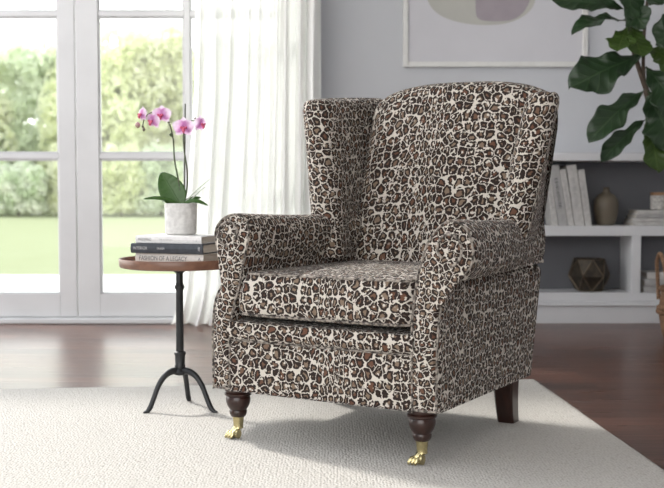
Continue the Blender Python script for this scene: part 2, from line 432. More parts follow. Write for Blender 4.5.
# ------------------------------------------------------------------ room shell
m = MB(); m.box(-6, 2.9, -2.0, 6.1, -.12, 0); m.box(-.19, 2.9, 6.1, 6.4, -.12, 0); struct(m.build('floor', 'floor', smooth=False))
m = MB(); m.box(-1.6, 2.9, -1.2, 6.4, 3.0, 3.1); struct(m.build('ceiling_unseen', 'ceiling_unseen', smooth=False))  # unseen; put in to block skylight, left edge cut back for the sun
m = MB(); m.box(-.12, 2.9, 6.27, 6.4, 0, 3.0); m.box(-.19, -.12, 6.0, 6.4, 0, 3.0); struct(m.build('wall_back', 'wall', smooth=False))
m = MB(); m.box(-.12, .60, 6.252, 6.27, 0, .12, .003); m.box(-.12, .60, 6.258, 6.27, .12, .135, .003); struct(m.build('baseboard_back', 'white', smooth=False))
m = MB(); m.box(-6, -.19, 5.99, 6.14, 2.88, 3.0); struct(m.build('wall_lintel', 'wall', smooth=False))
m = MB(); m.box(2.78, 2.9, -2.0, 6.27, 0, 3.0); struct(m.build('wall_right', 'wall', smooth=False))
m = MB(); m.box(-3.5, -3.4, -1.2, 3.5, 0, 3.0); struct(m.build('wall_left_added', 'wall', smooth=False))  # unseen segment, added to cut skylight on the left of the rug
m = MB(); m.box(.6, 2.78, -1.32, -1.2, 0, 3.0); struct(m.build('wall_rear_added', 'wall', smooth=False))  # unseen part wall behind the camera, added to block light
m = MB()
m.box(-6, -.19, 5.955, 6.16, 0, .032, .006)
struct(m.build('trim_1', 'white', smooth=False))

def door(n, xa, xb, sl=.125, sr=.125):
    """glazed leaf between xa and xb, two panes wide"""
    w0, w1 = xa + .004, xb - .004; g0, g1 = xa + sl, xb - sr; mid = (g0 + g1) / 2; Y0, Y1 = 6.02, 6.065
    m = MB()
    m.box(w0, g0, Y0, Y1, .034, 2.87, .003); m.box(g1, w1, Y0, Y1, .034, 2.87, .003)
    m.box(g0, g1, Y0, Y1, .034, .163, .002); m.box(g0, g1, Y0, Y1, 2.62, 2.87, .002)
    b = .010; rows = [(.924, .956), (1.717, 1.748)]
    m.box(mid - .017, mid + .017, Y0 + .006, Y1 - .006, .163, 2.62, .004)
    for z0, z1 in rows: m.box(g0, mid - .017, Y0 + .006, Y1 - .006, z0, z1, .003); m.box(mid + .017, g1, Y0 + .006, Y1 - .006, z0, z1, .003)
    d = struct(m.build('door_%d' % n, 'white', smooth=False))
    mm = MB()
    for xs in ((g0, mid - .017), (mid + .017, g1)):
        for zs in ((.163, .924), (.956, 1.717), (1.748, 2.62)):
            x0, x1 = xs; z0, z1 = zs
            for q in ((x0, x0 + b, z0, z1), (x1 - b, x1, z0, z1), (x0 + b, x1 - b, z0, z0 + b), (x0 + b, x1 - b, z1 - b, z1)):
                mm.box(q[0], q[1], Y0 + .012, Y1 - .012, q[2], q[3], .003)
    mm.build('glazing_bead', 'white', d, smooth=False)
    g = MB(); g.box(g0, g1, 6.041, 6.045, .163, 2.62); g.build('pane', 'glass', d, smooth=False)
    return d
xd = -1.436
door(1, xd - 1.25, xd, sr=.100); door(2, xd, xd + 1.239, sl=.128, sr=.117); door(3, xd - 2.50, xd - 1.25); door(4, xd - 3.75, xd - 2.50)

# ------------------------------------------------------------------ outside
m = MB(); m.box(-20, 6, 6.16, 10.2, -.16, -.06); o = struct(m.build('floor_terrace', 'terrace', smooth=False))
m = MB(); m.box(-60, 40, 10.2, 90, -.2, -.09); tag(m.build('lawn', 'lawn', smooth=False), 'sunlit mown green lawn beyond the pale terrace', 'lawn', kind='stuff')

def shrub(x, y, w, h, mat, label, n, leaf, z0=-.09, trunk=True, seed=1, name='garden_tree', cat='tree', flat=1.0):
    rg = np.random.default_rng(seed)
    t = empty(name, (x, y, z0), label, cat, None)
    k = 80; cc = np.stack([rg.uniform(-.46, .46, k) * w, rg.uniform(-.25, .25, k) * w, h * (.10 + .84 * rg.random(k))], 1)
    cc[:, :2] *= (1.1 - .45 * (cc[:, 2:] / h) ** 2); rad = w * (.13 + .13 * rg.random(k))
    ci = rg.integers(0, k, n); dr = rg.normal(size=(n, 3)); dr /= np.linalg.norm(dr, axis=1)[:, None]
    P = cc[ci] + dr * (rad[ci] * (.55 + .5 * rg.random(n) ** .5))[:, None]
    P[:, 2] = np.maximum(P[:, 2], .1 + .25 * rg.random(n))
    a = rg.normal(size=(n, 3)); a /= np.linalg.norm(a, axis=1)[:, None]
    bb = np.cross(a, rg.normal(size=(n, 3))); bb /= np.linalg.norm(bb, axis=1)[:, None]
    s = leaf * (.6 + .8 * rg.random(n))[:, None]
    V = np.stack([P - a * s, P + bb * s * .5, P + a * s, P - bb * s * .5], 1).reshape(-1, 3)
    F = np.arange(4 * n).reshape(-1, 4)
    mk('foliage', V.tolist(), F.tolist(), mat, t, smooth=False)
    mb = MB(); mb.tube([(0, 0, 0), (.05, 0, h * .4), (0, .05, h * .8)], [.05 * w / 2, .04 * w / 2, .015], 8)
    for q in range(9): mb.tube([(0, 0, h * .25), tuple(cc[q] * .6 + np.array([0, 0, h * .1])), tuple(cc[q])], [.03, .02, .008], 5)
    mb.build('trunk', 'trunk', t)
    return t
trees = [(-12.6, 36.6, 2.9, 6.5, 'folA', 'broad olive green garden tree at the left edge, rising to the top panes', 11),
         (-10.2, 37.4, 2.9, 5.9, 'folB', 'dull blue green garden tree behind the meeting stile of the doors', 12),
         (-8.0, 36.2, 2.9, 6.1, 'folC', 'pale yellow green garden tree seen through the right door beside the stile', 13),
         (-5.9, 36.9, 2.9, 6.3, 'folA', 'olive green garden tree seen behind the orchid flowers', 14),
         (-3.6, 37.4, 2.9, 6.1, 'folB', 'blue green garden tree half hidden behind the sheer curtain', 15),
         (-1.4, 36.5, 2.9, 5.9, 'folC', 'yellow green garden tree wholly veiled by the sheer curtain', 16)]
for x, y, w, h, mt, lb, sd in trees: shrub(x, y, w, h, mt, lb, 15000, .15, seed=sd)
low = [(-11.2, 34.2, 1.5, 2.1, 'folB', 'low blue green shrub at the lawn edge seen at far left', 21),
       (-9.9, 33.8, 1.5, 1.6, 'folD', 'low pale flowering shrub at the lawn edge beside the left door stile', 22),
       (-8.3, 34.2, 1.5, 2.2, 'folA', 'low olive shrub at the lawn edge seen behind the door stiles', 23),
       (-6.7, 34.0, 1.5, 2.2, 'folC', 'low yellow green shrub at the lawn edge in the right door', 24),
       (-5.2, 34.2, 1.5, 2.1, 'folB', 'low blue green shrub at the lawn edge behind the orchid leaves', 25),
       (-3.6, 34.2, 1.9, 1.6, 'folA', 'low olive shrub at the lawn edge veiled by the curtain', 26)]
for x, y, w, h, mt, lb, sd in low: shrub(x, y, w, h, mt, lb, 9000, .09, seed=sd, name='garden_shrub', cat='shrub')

# ------------------------------------------------------------------ curtain
def curtain():
    nx, nz = 260, 40; V = []; F = []
    for j in range(nz + 1):
        t = j / nz; z = 2.85 * (1 - t) + .012 * t
        left = -.722 - .05 * min(1, t * 1.3) - .07 * max(0, t - .55) / .45
        right = -.05 - .015 * math.sin(t * 3)
        if t > .9: left -= .05 * ((t - .9) / .1) ** 2
        for i in range(nx + 1):
            u = i / nx; x = left + (right - left) * (u + .012 * math.sin(u * 31 + t * 2))
            amp = .030 + .018 * math.sin(u * 7 + 1) + .012 * t
            ph = u * 2 * PI * 9 + 1.6 * math.sin(u * 9) + .5 * math.sin(t * 3 + u * 12)
            y = 5.84 + amp * math.sin(ph) + .012 * math.sin(ph * 2.3 + t * 4)
            V.append((x, y, z))
    for j in range(nz):
        for i in range(nx): a = j * (nx + 1) + i; F.append((a, a + 1, a + nx + 2, a + nx + 1))
    return mk('sheer_curtain', V, F, 'sheer')
tag(curtain(), 'sheer white floor-length curtain hanging in folds beside the glazed doors', 'curtain')
m = MB(); m.tube([(-2.9, 5.84, 2.87), (.1, 5.84, 2.87)], .014, 12)
t = empty('curtain_rod', (0, 0, 0), 'white curtain rod above the glazed doors carrying the sheer curtain', 'curtain rod'); m.build('rod', 'white', t)
for bxx in (-.03, -2.8):
    m = MB(); m.box(bxx, bxx + .02, 5.84, 6.0, 2.86, 2.88); m.build('bracket', 'white', t, smooth=False)

# ------------------------------------------------------------------ rug
def rug():
    c = [Vector((.800, 4.170, 0)), Vector((-3.3, 3.74, 0)), Vector((-3.15, 1.3, 0)), Vector((.99, 1.2, 0))]
    nx, ny = 330, 200; V = []; F = []; rg = random.Random(3)
    def P(u, v): return (c[1] * (1 - u) + c[0] * u) * (1 - v) + (c[2] * (1 - u) + c[3] * u) * v
    edge = lambda q: 1 - math.exp(-q * 160)
    for j in range(ny + 1):
        for i in range(nx + 1):
            u, v = i / nx, j / ny; p = P(u, v); e = min(u, 1 - u) * 4.1, min(v, 1 - v) * 2.6
            wob = .0012 * math.sin(p.y * 140) + .0012 * math.sin(p.x * 131)
            h = .002 + .010 * min(edge(e[0]), edge(e[1]))
            V.append((p.x + (wob if i in (0, nx) else 0), p.y + (wob if j in (0, ny) else 0), h))
    for j in range(ny):
        for i in range(nx): a = j * (nx + 1) + i; F.append((a, a + nx + 1, a + nx + 2, a + 1))
    b = len(V)
    for i in (0, nx, ny * (nx + 1), ny * (nx + 1) + nx): V.append((V[i][0], V[i][1], .0005))
    F += [(0, nx, b + 1, b), (nx, ny * (nx + 1) + nx, b + 3, b + 1), (ny * (nx + 1) + nx, ny * (nx + 1), b + 2, b + 3), (ny * (nx + 1), 0, b, b + 2)]
    return mk('rug', V, F, 'rug')
tag(rug(), 'large cream looped wool rug under the armchair and side table', 'rug')

# ------------------------------------------------------------------ armchair
TH = math.atan2(-.5092, .8605); CH = Vector((-.0184, 3.0007, 0))
chair = empty('wingback_armchair', CH, 'leopard print wingback armchair with rolled arms standing on the cream rug', 'armchair', rz=TH)
LP = 'leopard'
def warpx(x, c=.05): return x + .042 * math.tanh((x - c) / .05)
def sweep_y(z, t, y0=-.043): # rear rake of the whole body
    return y0 + t * ((.655 + .27 * max(z - .16, 0)) - y0)

def arm(name, outline, side, taper=None):
    O = spline(outline, 96, True)
    m = MB(); R = []
    ts = [0, .008, .02] + [.02 + .98 * k / 16 for k in range(1, 17)]
    for i, t in enumerate(ts):
        o = inset(O, [.007, .002, 0][i] if i < 3 else 0)
        ring = []; k1 = min(1, t / .09)
        for x, z in o:
            if taper and z > .49:
                k = min(1, (z - .49) / .04); x2 = x + taper * t * k * max(0, (abs(x) - .33) / .12) * (1 if x > 0 else -1)
            else: x2 = x
            if taper and z < .512 and x > .34: x2 += (min(x, .3685) - x) * k1
            zc = min(z, .52); yy = sweep_y(zc, t) if not (taper and z > .505) else -.043 + t * (.765 + .043)
            if taper and z > .505 and t > .35 and x2 > .33: q_ = (t - .35) / .65; x2 = .33 + (x2 - .33) * (1 - .42 * q_ * q_ * (3 - 2 * q_))
            sag = -.012 * math.sin(t * PI * .9) if z > .55 else 0
            ring.append((x2, yy, z + sag))
        R.append(ring)
    last = R[-1]; c = sum((Vector(p) for p in last), Vector()) / len(last)
    m.rings(R, us=1.15, uo=(.13 * side + .2, .31))
    arm_o = m.build(name, LP, chair, auto=60)
    # front facing
    fo = inset(O, .006); ring = [(x, -.043, z) for x, z in fo]
    d = MB(); d.dome(ring, (0, -1, 0), .014, (0, 2), us=1.4, steps=7, p=3)
    d.build('front_panel', LP, arm_o, auto=80)
    p = MB(); q = [(x, -.044, z) for x, z in inset(O, .004)]; q.append(q[0]); p.tube(q, .0034, 8, False, us=2.0)
    p.build('piping', 'welt', arm_o)
    return arm_o
R_out = [(.291, .163), (.289, .31), (.290, .40), (.298, .48), (.312, .545), (.335, .614), (.375, .662), (.415, .675), (.453, .648), (.470, .597), (.462, .550), (.430, .517), (.408, .506),
         (.392, .485), (.380, .44), (.372, .36), (.369, .25), (.369, .163)]
L_out = [(-.297, .163), (-.296, .31), (-.285, .40), (-.262, .47), (-.247, .54), (-.231, .600), (-.228, .645), (-.246, .675), (-.285, .683), (-.327, .668), (-.354, .630),
         (-.347, .580), (-.322, .548), (-.308, .518), (-.326, .482), (-.356, .425), (-.366, .34), (-.366, .25), (-.365, .163)]
def sharpen(pts): # keep the two bottom corners crisp
    a = list(pts); f, l = a[0], a[-1]
    s = 1 if f[0] < l[0] else -1
    return [(f[0] + s * .006, f[1] - .0), (f[0] + s * .001, f[1] + .004)] + a[1:-1] + [(l[0] - s * .001, l[1] + .004), (l[0] - s * .006, l[1])]
ar = arm('arm', sharpen(R_out), 1, taper=-.055)
al = arm('arm', sharpen(L_out), -1)
# the rolled fold on each scroll
def scroll(parent, cx, cz, rx, rz, s):
    p = MB(); pts = []
    for k in range(40):
        a = -PI * .45 + k / 39 * PI * 1.75; r = 1 - .35 * k / 39
        pts.append((cx + s * rx * r * math.cos(a), -.0585 + .002 * k / 39, cz + rz * r * math.sin(a)))
    p.tube(pts, .0035, 8, True, us=2.2); p.build('scroll_fold', 'welt', parent)
scroll(ar, .402, .598, .042, .046, 1); scroll(al, -.292, .625, .040, .040, -1)

# seat rail with a lip
prof = spline([(.30, .163), (-.025, .163), (-.041, .170), (-.046, .24), (-.043, .300), (-.038, .311), (-.048, .320), (-.056, .338), (-.050, .356), (-.022, .369), (.30, .372)], 70)
R = []
for k in range(41):
    x = -.304 + .604 * k / 40; R.append([(x, y, z) for y, z in prof])
R = [list(r) for r in zip(*R)]
m = MB()
def w1(u, v): return (warpx(u - .304 - .0), v + .7)
m.rings(R, closed=False, warp=w1); sr = m.build('seat_rail', LP, chair, auto=60)
m = MB(); m.tube([(-.300, -.0405, .311), (0, -.0415, .311), (.296, -.0405, .311)], .0030, 8, us=2); m.build('piping', 'welt', sr)
m = MB(); m.box(-.35, .355, -.03, .64, .160, .166); m.build('dust_cover', 'ink', chair, smooth=False)
m = MB(); rr = []
for z in (.163, .35, .55, .75, .95, 1.04):
    y = .655 + .27 * (z - .16); hw = .36 if z < .6 else .36 + .03 * (z - .6)
    rr.append([(-hw + .02, y - .05, z), (-hw + .03, y + .0, z), (0, y + .012, z), (hw - .03, y, z), (hw - .02, y - .05, z)])
m.rings(rr, closed=False); m.build('outside_back', LP, chair)

# seat cushion
def rrect(x0, x1, y0, y1, r, n=14, bow=0.0):
    out = []
    for cx, cy, a0 in ((x1 - r, y0 + r, -PI / 2), (x1 - r, y1 - r, 0), (x0 + r, y1 - r, PI / 2), (x0 + r, y0 + r, PI)):
        for k in range(n): a = a0 + PI / 2 * k / (n - 1); out.append((cx + r * math.cos(a), cy + r * math.sin(a)))
    o = []
    for i, p in enumerate(out):  # fill the straight sides
        q = out[(i + 1) % len(out)]; o.append(p); d = math.dist(p, q)
        if d > .05:
            for k in range(1, 14): t = k / 14; o.append((p[0] + (q[0] - p[0]) * t, p[1] + (q[1] - p[1]) * t))
    return o
def cush(z, ins, xl):
    return [(x, y - (.010 * (1 - (abs(x - .02) / .29) ** 2) if y < .02 else 0), z) for x, y in rrect(xl + ins, .290 - ins, -.052 + ins, .64, .035)]
m = MB()
zs = [(.381, .040, -.268), (.383, .020, -.268), (.390, .004, -.268), (.406, -.006, -.268), (.445, -.009, -.262), (.482, -.006, -.254), (.504, .001, -.248), (.511, .008, -.247)]
RR = [cush(*q) for q in zs]
start = 0
ul = [0]
mid = RR[4]
for k in range(len(mid)): ul.append(ul[-1] + math.dist(mid[k], mid[(k + 1) % len(mid)]))
m2 = MB(); cb = len(RR[0])
def side_uv(P): return (warpx(P[0]) + max(0, P[1] - .0) * 1.0 * (1 if P[0] > 0 else -1), P[2] + .9)
V = [p for r in RR for p in r]; F = [(i * cb + k, i * cb + (k + 1) % cb, (i + 1) * cb + (k + 1) % cb, (i + 1) * cb + k) for i in range(len(RR) - 1) for k in range(cb)]
m.add(V, F, [[side_uv(V[i]) for i in f] for f in F])
m.dome(RR[-1], (0, 0, 1), .009, (0, 1), steps=8, p=2, warp=lambda q: (warpx(q[0]), q[1] * .72 + .2))
sc = m.build('seat_cushion', LP, chair, auto=60)
m = MB(); q = [(x, y, z + .001) for x, y, z in cush(.508, .003, -.247)]; q.append(q[0]); m.tube(q, .0036, 8, False, us=2)
q = [(x, y, z) for x, y, z in cush(.391, .002, -.268)]; q.append(q[0]); m.tube(q, .0036, 8, False, us=2); m.build('piping', 'welt', sc)

# inside back
def back():
    nu = 44; cols = []
    for i in range(nu + 1):
        u = -1 + 2 * i / nu
        s = math.copysign(abs(u) ** .92, u)
        edge = max(0, 1 - abs(u) ** 9) ** .5       # rounds the sides
        cols_i = []
        zt = 1.112 - .045 * abs(s) ** 3.2 - .012 * (s < 0) * abs(s) ** 2 - .004 * s
        zt = zt * 1 - (.05 * (1 - edge))
        n = 34
        path = []
        def fy(z): return .60 + .19 * (z - .5) - .034 * (1 - s * s * .9) * math.sin(PI * min(1, max(0, (z - .40) / .85))) + .055 * (1 - edge)
        def by(z): return .66 + .27 * (z - .16) - .02 - .04 * (1 - edge)
        for z in np.linspace(.42, zt - .06, 22): path.append((fy(z), z))
        zf = zt - .06; y0, y1 = fy(zf), by(zf)
        for k in range(1, 14):
            a = PI * k / 14; c = (y0 + y1) / 2; hw = (y1 - y0) / 2
            ca, sa = math.cos(a), math.sin(a)
            path.append((c - hw * math.copysign(abs(ca) ** .7, ca), zf + .06 * abs(sa) ** .75))
        for z in np.linspace(zt - .06, .45, 10): path.append((by(z), z))
        for (y, z) in path:
            h = (z - .5) / .6
            xl = -.292 + .052 * h; xr = .372 + .030 * h
            cols_i.append(((xl + xr) / 2 + s * (xr - xl) / 2, y, z))
        cols.append(cols_i)
    R = [list(r) for r in zip(*cols)]
    m = MB()
    m.rings(R, closed=False, warp=lambda u, v: (warpx((u - .33) * 1.0, .0) * .93, v * .93 + .35))
    return m.build('backrest', LP, chair, auto=70)
back()

# wings
def wing(F0, F1, B0, B1, zt_f, zt_b, th, side):
    m = MB(); R = []
    zs = [0, .15, .3, .45, .6, .75, .86, .93, .965, .985, .996, 1.0]
    ins = [0, 0, 0, 0, 0, 0, 0, 0, .004, .011, .022, .034]
    for t, iz in zip(zs, ins):
        F = Vector(F0).lerp(Vector(F1), t); B = Vector(B0).lerp(Vector(B1), t); d = (B - F); L = d.length; d.normalize(); n = Vector((-d.y, d.x))
        ring = []; pts = []
        bulge = .006 * math.sin(t * PI)
        rf = th / 2 + .006 - iz
        for k in range(15):
            a = PI / 2 + PI * k / 14; pts.append((math.cos(a) * rf * 1.0, math.sin(a) * rf, 0))
        hb = th / 2 - .006 - iz
        for k in range(1, 12): q = k / 12; pts.append((L * q, -(rf * (1 - q) ** 2 + hb * (1 - (1 - q) ** 2)) - bulge, q))
        for k in range(9):
            a = -PI / 2 + PI * k / 8; pts.append((L + math.cos(a) * hb * .6, math.sin(a) * hb, 1))
        for k in range(11, 0, -1): q = k / 12; pts.append((L * q, (rf * (1 - q) ** 2 + hb * (1 - (1 - q) ** 2)) + bulge, q))
        for a, b_, q in pts:
            p = F + d * a + n * b_; zz = .53 + t * ((zt_f + (zt_b - zt_f) * max(0, q)) - .53); ring.append((p.x, p.y, zz))
        R.append(ring)
    m.rings(R, us=1.08, uo=(.4 * side + .1, .2))
    top = R[-1]; m.dome(top, (0, 0, 1), .004, (0, 1), steps=4, p=2)
    w = m.build('wing', LP, chair, auto=80)
    # piping along the outer edge of the front roll
    p = MB(); k = 13 if side > 0 else 1
    path = [r[k] for r in R[1:-1]]
    p.tube(path, .003, 8, us=2); p.build('piping', 'welt', w)
    return w
wing((.350, .485), (.462, .490), (.322, .74), (.322, .84), 1.040, 1.072, .088, 1)
wing((-.255, .455), (-.318, .475), (-.315, .72), (-.285, .84), 1.050, 1.080, .088, -1)

# legs
def front_leg(x):
    m = MB(); pr = [(.030, .168), (.040, .164), (.041, .158), (.037, .152), (.041, .148), (.0405, .143), (.0345, .139), (.037, .132), (.0365, .122), (.033, .111), (.0275, .102),
                    (.0245, .098), (.0265, .094), (.0255, .086), (.022, .079), (.016, .076)]
    m.lathe(pr[::-1], 32, (x, 0, 0)); lg = m.build('leg', 'legwood', chair, auto=50)
    c = MB(); c.lathe([(.0125, .040), (.0155, .043), (.0145, .050), (.0165, .072), (.0185, .077), (.012, .078)], 24, (x, 0, 0))
    # paw-shaped fork over a small wheel
    c.tube([(x, 0, .046), (x - .004, -.008, .038), (x - .010, -.018, .030)], [.011, .012, .008], 12)
    for s in (-1, 0, 1):
        c.tube([(x - .004 + s * .008, -.006, .034), (x - .012 + s * .009, -.020, .030), (x - .016 + s * .010, -.027, .020), (x - .017 + s * .010, -.028, .0145)], [.0055, .0062, .005, .003], 8)
    c.tube([(x - .016, -.008, .026), (x + .008, -.008, .026)], .0135, 18)
    cc = c.build('castor', 'brass', lg, auto=50); cc['label'] = 'polished brass castor'
    cc.rotation_euler = (0, 0, 0)
front_leg(.303); front_leg(-.303)
def rear_leg(x, s):
    m = MB(); R = []
    for k in range(9):
        t = k / 8; z = .170 - .158 * t; y = .575 + .050 * t ** 1.6; xx = x - s * .012 * t; h = .033 - .006 * t
        R.append([(xx + a * h, y + b * h, z) for a, b in ((-1, -.8), (-.8, -1), (.8, -1), (1, -.8), (1, .8), (.8, 1), (-.8, 1), (-1, .8))])
    m.rings(R, cap=(True, True)); m.build('leg', 'legwood', chair, auto=30)
rear_leg(.318, 1); rear_leg(-.318, -1)

# ------------------------------------------------------------------ side table
TX, TY = -.512, 3.577
tb = empty('side_table', (TX, TY, .012), 'round walnut tray-top side table on a black iron tripod base', 'side table')
m = MB(); m.lathe([(0.02, .479), (.180, .479), (.195, .482), (.199, .488), (.200, .508), (.198, .511), (.1945, .509), (.192, .497), (.190, .4955)], 72)
top = m.build('tray_rim', 'walnut', tb, auto=40)
m = MB(); m.lathe([(.191, .490), (.191, .4955), (.001, .4958)], 72); m.build('tray_surface', 'walnut_top', top)
m = MB(); m.lathe([(.028, .470), (.030, .479), (.012, .462)][::-1] and [(.010, .150), (.0135, .16), (.012, .40), (.0135, .405), (.0165, .410), (.0165, .416), (.0135, .421), (.012, .43), (.012, .460), (.030, .472), (.030, .4795)], 24)
m.build('pole', 'iron', tb, auto=40)
m = MB(); m.lathe([(.012, .115), (.020, .118), (.024, .126), (.019, .134), (.016, .138), (.0185, .146), (.0165, .152), (.0175, .182), (.020, .187), (.019, .193), (.0135, .197), (.012, .2)], 24)
m.build('collar', 'iron', tb, auto=40)
for a in (math.atan2(-.067, -.100), math.atan2(-.067, .135), math.atan2(.134, .012)):
    Rr = .128 if a < -1.9 or a < -PI / 2 else .140
    m = MB(); pr = [(.008, .128), (.030, .131), (.060, .118), (.085, .088), (.103, .050), (.118, .018), (.132, .004), (.145, .003)]
    pts = spline([(r * Rr / .138 * math.cos(a), r * Rr / .138 * math.sin(a), z) for r, z in pr], 26)
    n = len(pts); m.tube(pts, [.0125 - .0035 * math.sin(PI * min(1, k / n * 1.0)) * .6 - .003 * (k / n) if k < n - 4 else [.0085, .0075, .0055, .003][k - n + 4] for k in range(n)], 12)
    m.build('leg', 'iron', tb, auto=60)

# ------------------------------------------------------------------ text
def text(body, size, mat, parent, M4, name='lettering', sx=1.0):
    cu = bpy.data.curves.new('t', 'FONT'); cu.body = body; cu.size = size; cu.extrude = .0002; cu.align_x = 'CENTER'; cu.align_y = 'CENTER'
    o = bpy.data.objects.new('t', cu); LINK(o)
    me = bpy.data.meshes.new_from_object(o.evaluated_get(bpy.context.evaluated_depsgraph_get()))
    bpy.data.objects.remove(o); bpy.data.curves.remove(cu)
    me.transform(Matrix.Diagonal((sx, 1, 1, 1))); me.transform(M4); me.materials.clear(); me.materials.append(M[mat])
    q = bpy.data.objects.new(name, me); LINK(q); q.parent = parent; return q

def book(loc, rz, L, W, T, mat, label, group, lines=(), pagemat='pages', name='book', spine_r=True):
    """lying flat, spine towards local -y; origin at the middle of its underside"""
    t = empty(name, loc, label, 'book', group, rz)
    m = MB(); c = .0028
    m.box(-L / 2, L / 2, -W / 2, W / 2, 0, c, .0008); m.box(-L / 2, L / 2, -W / 2, W / 2, T - c, T, .0008)
    R = [[(x, y, z) for y, z in [(-W / 2 + .004, 0), (-W / 2 - .001, .002), (-W / 2 - .003, T / 2), (-W / 2 - .001, T - .002), (-W / 2 + .004, T), (-W / 2 + .004, T - c), (-W / 2 + .002, T / 2), (-W / 2 + .004, c)]] for x in (-L / 2, L / 2)]
    m.rings(R, cap=(True, True)); m.build('cover', mat, t, smooth=False)
    m = MB(); m.box(-L / 2 + .004, L / 2 - .004, -W / 2 + .004, W / 2 - .004, c, T - c); m.build('pages', pagemat, t, smooth=False)
    for body, x, size, ink, sx in lines:
        text(body, size, ink, t, Matrix.Translation((x, -W / 2 - .0034, T / 2)) @ Matrix.Rotation(PI / 2, 4, 'X'), 'spine_lettering', sx)
    return t
def bookpos(px, py, rz, L, W): # middle from the left spine corner
    return (px + math.cos(rz) * L / 2 - math.sin(rz) * W / 2, py + math.sin(rz) * L / 2 + math.cos(rz) * W / 2)
G = 'books stacked on the side table'
zt = .5085
a1 = math.radians(-21); L1, W1 = .252, .180
x, y = bookpos(-.650, 3.535, a1, L1, W1)
book((x, y, zt), a1, L1, W1, .034, 'bookcream', 'thick cream book at the bottom of the side table stack, dark title on spine', G, [('FASHION OF A LEGACY', -.022, .021, 'ink', .80), ('A', .112, .016, 'ink', .8)])
a2 = math.radians(-19); L2, W2 = .262, .180
x, y = bookpos(-.663, 3.520, a2, L2, W2)
book((x, y, zt + .0345), a2, L2, W2, .032, 'bookdark', 'charcoal black book in the middle of the stack on the side table', G, [('INTERIOR', -.095, .014, 'inksilver', .85), ('DESIGN', -.02, .010, 'inksilver', .8), ('II', .118, .020, 'inksilver', .8)])
a3 = math.radians(-19); L3, W3 = .240, .172
x, y = bookpos(-.648, 3.525, a3, L3, W3)
book((x, y, zt + .067), a3, L3, W3, .024, 'bookwhite', 'white book on top of the stack, under the potted orchid', G, [('MODERNO', -.085, .0115, 'ink', .85), ('THE INTERIORS', -.008, .0085, 'inksilver', .85), ('o', .103, .012, 'inksilver', .8)])

# ------------------------------------------------------------------ orchid
oz = zt + .0913; OX, OY = -.509, 3.60
orch = empty('potted_orchid', (OX, OY, oz), 'pink moth orchid in a pale stone pot on top of the stacked books', 'potted plant')
m = MB(); m.lathe([(.044, 0), (.050, .003), (.0525, .012), (.0545, .102), (.0535, .106), (.050, .106), (.0485, .098), (.048, .092)], 48)
m.build('pot', 'stone', orch, auto=50)
m = MB(); m.lathe([(.0485, .090), (.046, .096), (.03, .100), (.001, .102)], 24); m.build('potting_bark', 'soil', orch)
def leaf(name, base_, tip, W, mat, parent, up=(0, 0, 1), droop=0, fold=.15, wave=0, n=22, k=8, shape='fig', bend=None, thick=0):
    B, T = Vector(base_), Vector(tip); d = T - B; L = d.length; dn = d.normalized(); up = Vector(up); side = dn.cross(up).normalized(); nr = side.cross(dn).normalized()
    V = []; F = []; UV = []; rg = random.Random(int(abs(B.x * 1e4 + T.z * 3e3)))
    ph = rg.random() * 6
    for i in range(n + 1):
        t = i / n
        if shape == 'fig':
            w = (.5 * math.sin(PI * t ** 1.55) ** .62 if 0 < t < 1 else 0) * (1 - .24 * math.exp(-((t - .40) / .13) ** 2)) * (1 + .10 * math.sin(t * 21 + ph))
            if t < .06: w = max(w * .4, .01)
        elif shape == 'oval': w = .5 * math.sin(PI * t ** .85) ** .6 if 0 < t < 1 else .03
        else: w = .5 * (1 - t) ** .5 * min(1, t * 6 + .4)
        w = max(w, .008) * W
        c = B + d * t + nr * droop * L * math.sin(PI * t) + (Vector(bend) * t * t if bend else Vector())
        for j in range(-k, k + 1):
            s = j / k
            off = abs(s) ** 1.3 * fold * w + 1.9 * wave * W * abs(s) ** 1.5 * math.sin(t * 15 + ph + (2 if s > 0 else 0)) + .02 * W * abs(s) * math.sin(t * PI * 15)
            V.append(c + side * s * w + nr * off)
    K = 2 * k + 1
    for i in range(n):
        for j in range(K - 1):
            F.append((i * K + j, i * K + j + 1, (i + 1) * K + j + 1, (i + 1) * K + j)); UV.append([(j / (K - 1), i / n), ((j + 1) / (K - 1), i / n), ((j + 1) / (K - 1), (i + 1) / n), (j / (K - 1), (i + 1) / n)])
    o = mk(name, V, F, mat, parent, UV)
    s = o.modifiers.new('thickness', 'SOLIDIFY'); s.thickness = thick or .0012
    return o
def ol(px, py, dy=0): # helper local coords for the orchid from measured offsets
    return (px, dy, py)
leaf('leaf', (.002, -.008, .098), (-.064, -.004, .208), .085, 'orchleaf', orch, up=(.15, -1, .1), shape='oval', fold=.12, droop=-.05)
leaf('leaf', (-.004, -.02, .100), (-.118, -.045, .120), .020, 'orchleaf', orch, up=(0, -.6, .8), shape='oval', fold=.5, droop=.10)
leaf('leaf', (.004, -.02, .098), (.096, -.03, .098), .022, 'orchleaf', orch, up=(0, -.6, .8), shape='oval', fold=.5, droop=.18)
leaf('leaf', (-.004, .01, .098), (-.070, .05, .112), .028, 'orchleaf', orch, up=(0, -.6, .8), shape='oval', fold=.4, droop=.12)
leaf('leaf', (.006, .01, .100), (.060, .06, .125), .026, 'orchleaf', orch, up=(0, -.6, .8), shape='oval', fold=.4, droop=.05)
m = MB(); m.tube(spline([(.004, 0, .098), (.035, -.005, .130), (.065, -.006, .158), (.098, -.008, .186)], 14), [.003 - .0018 * k / 13 for k in range(14)], 8)
m.build('aerial_root', 'orchpale', orch)
m = MB(); m.tube(spline([(.008, 0, .098), (.040, -.01, .122), (.07, -.012, .150), (.085, -.012, .160)], 12), [.0028 - .0018 * k / 11 for k in range(12)], 8)
m.build('aerial_root', 'orchpale', orch)
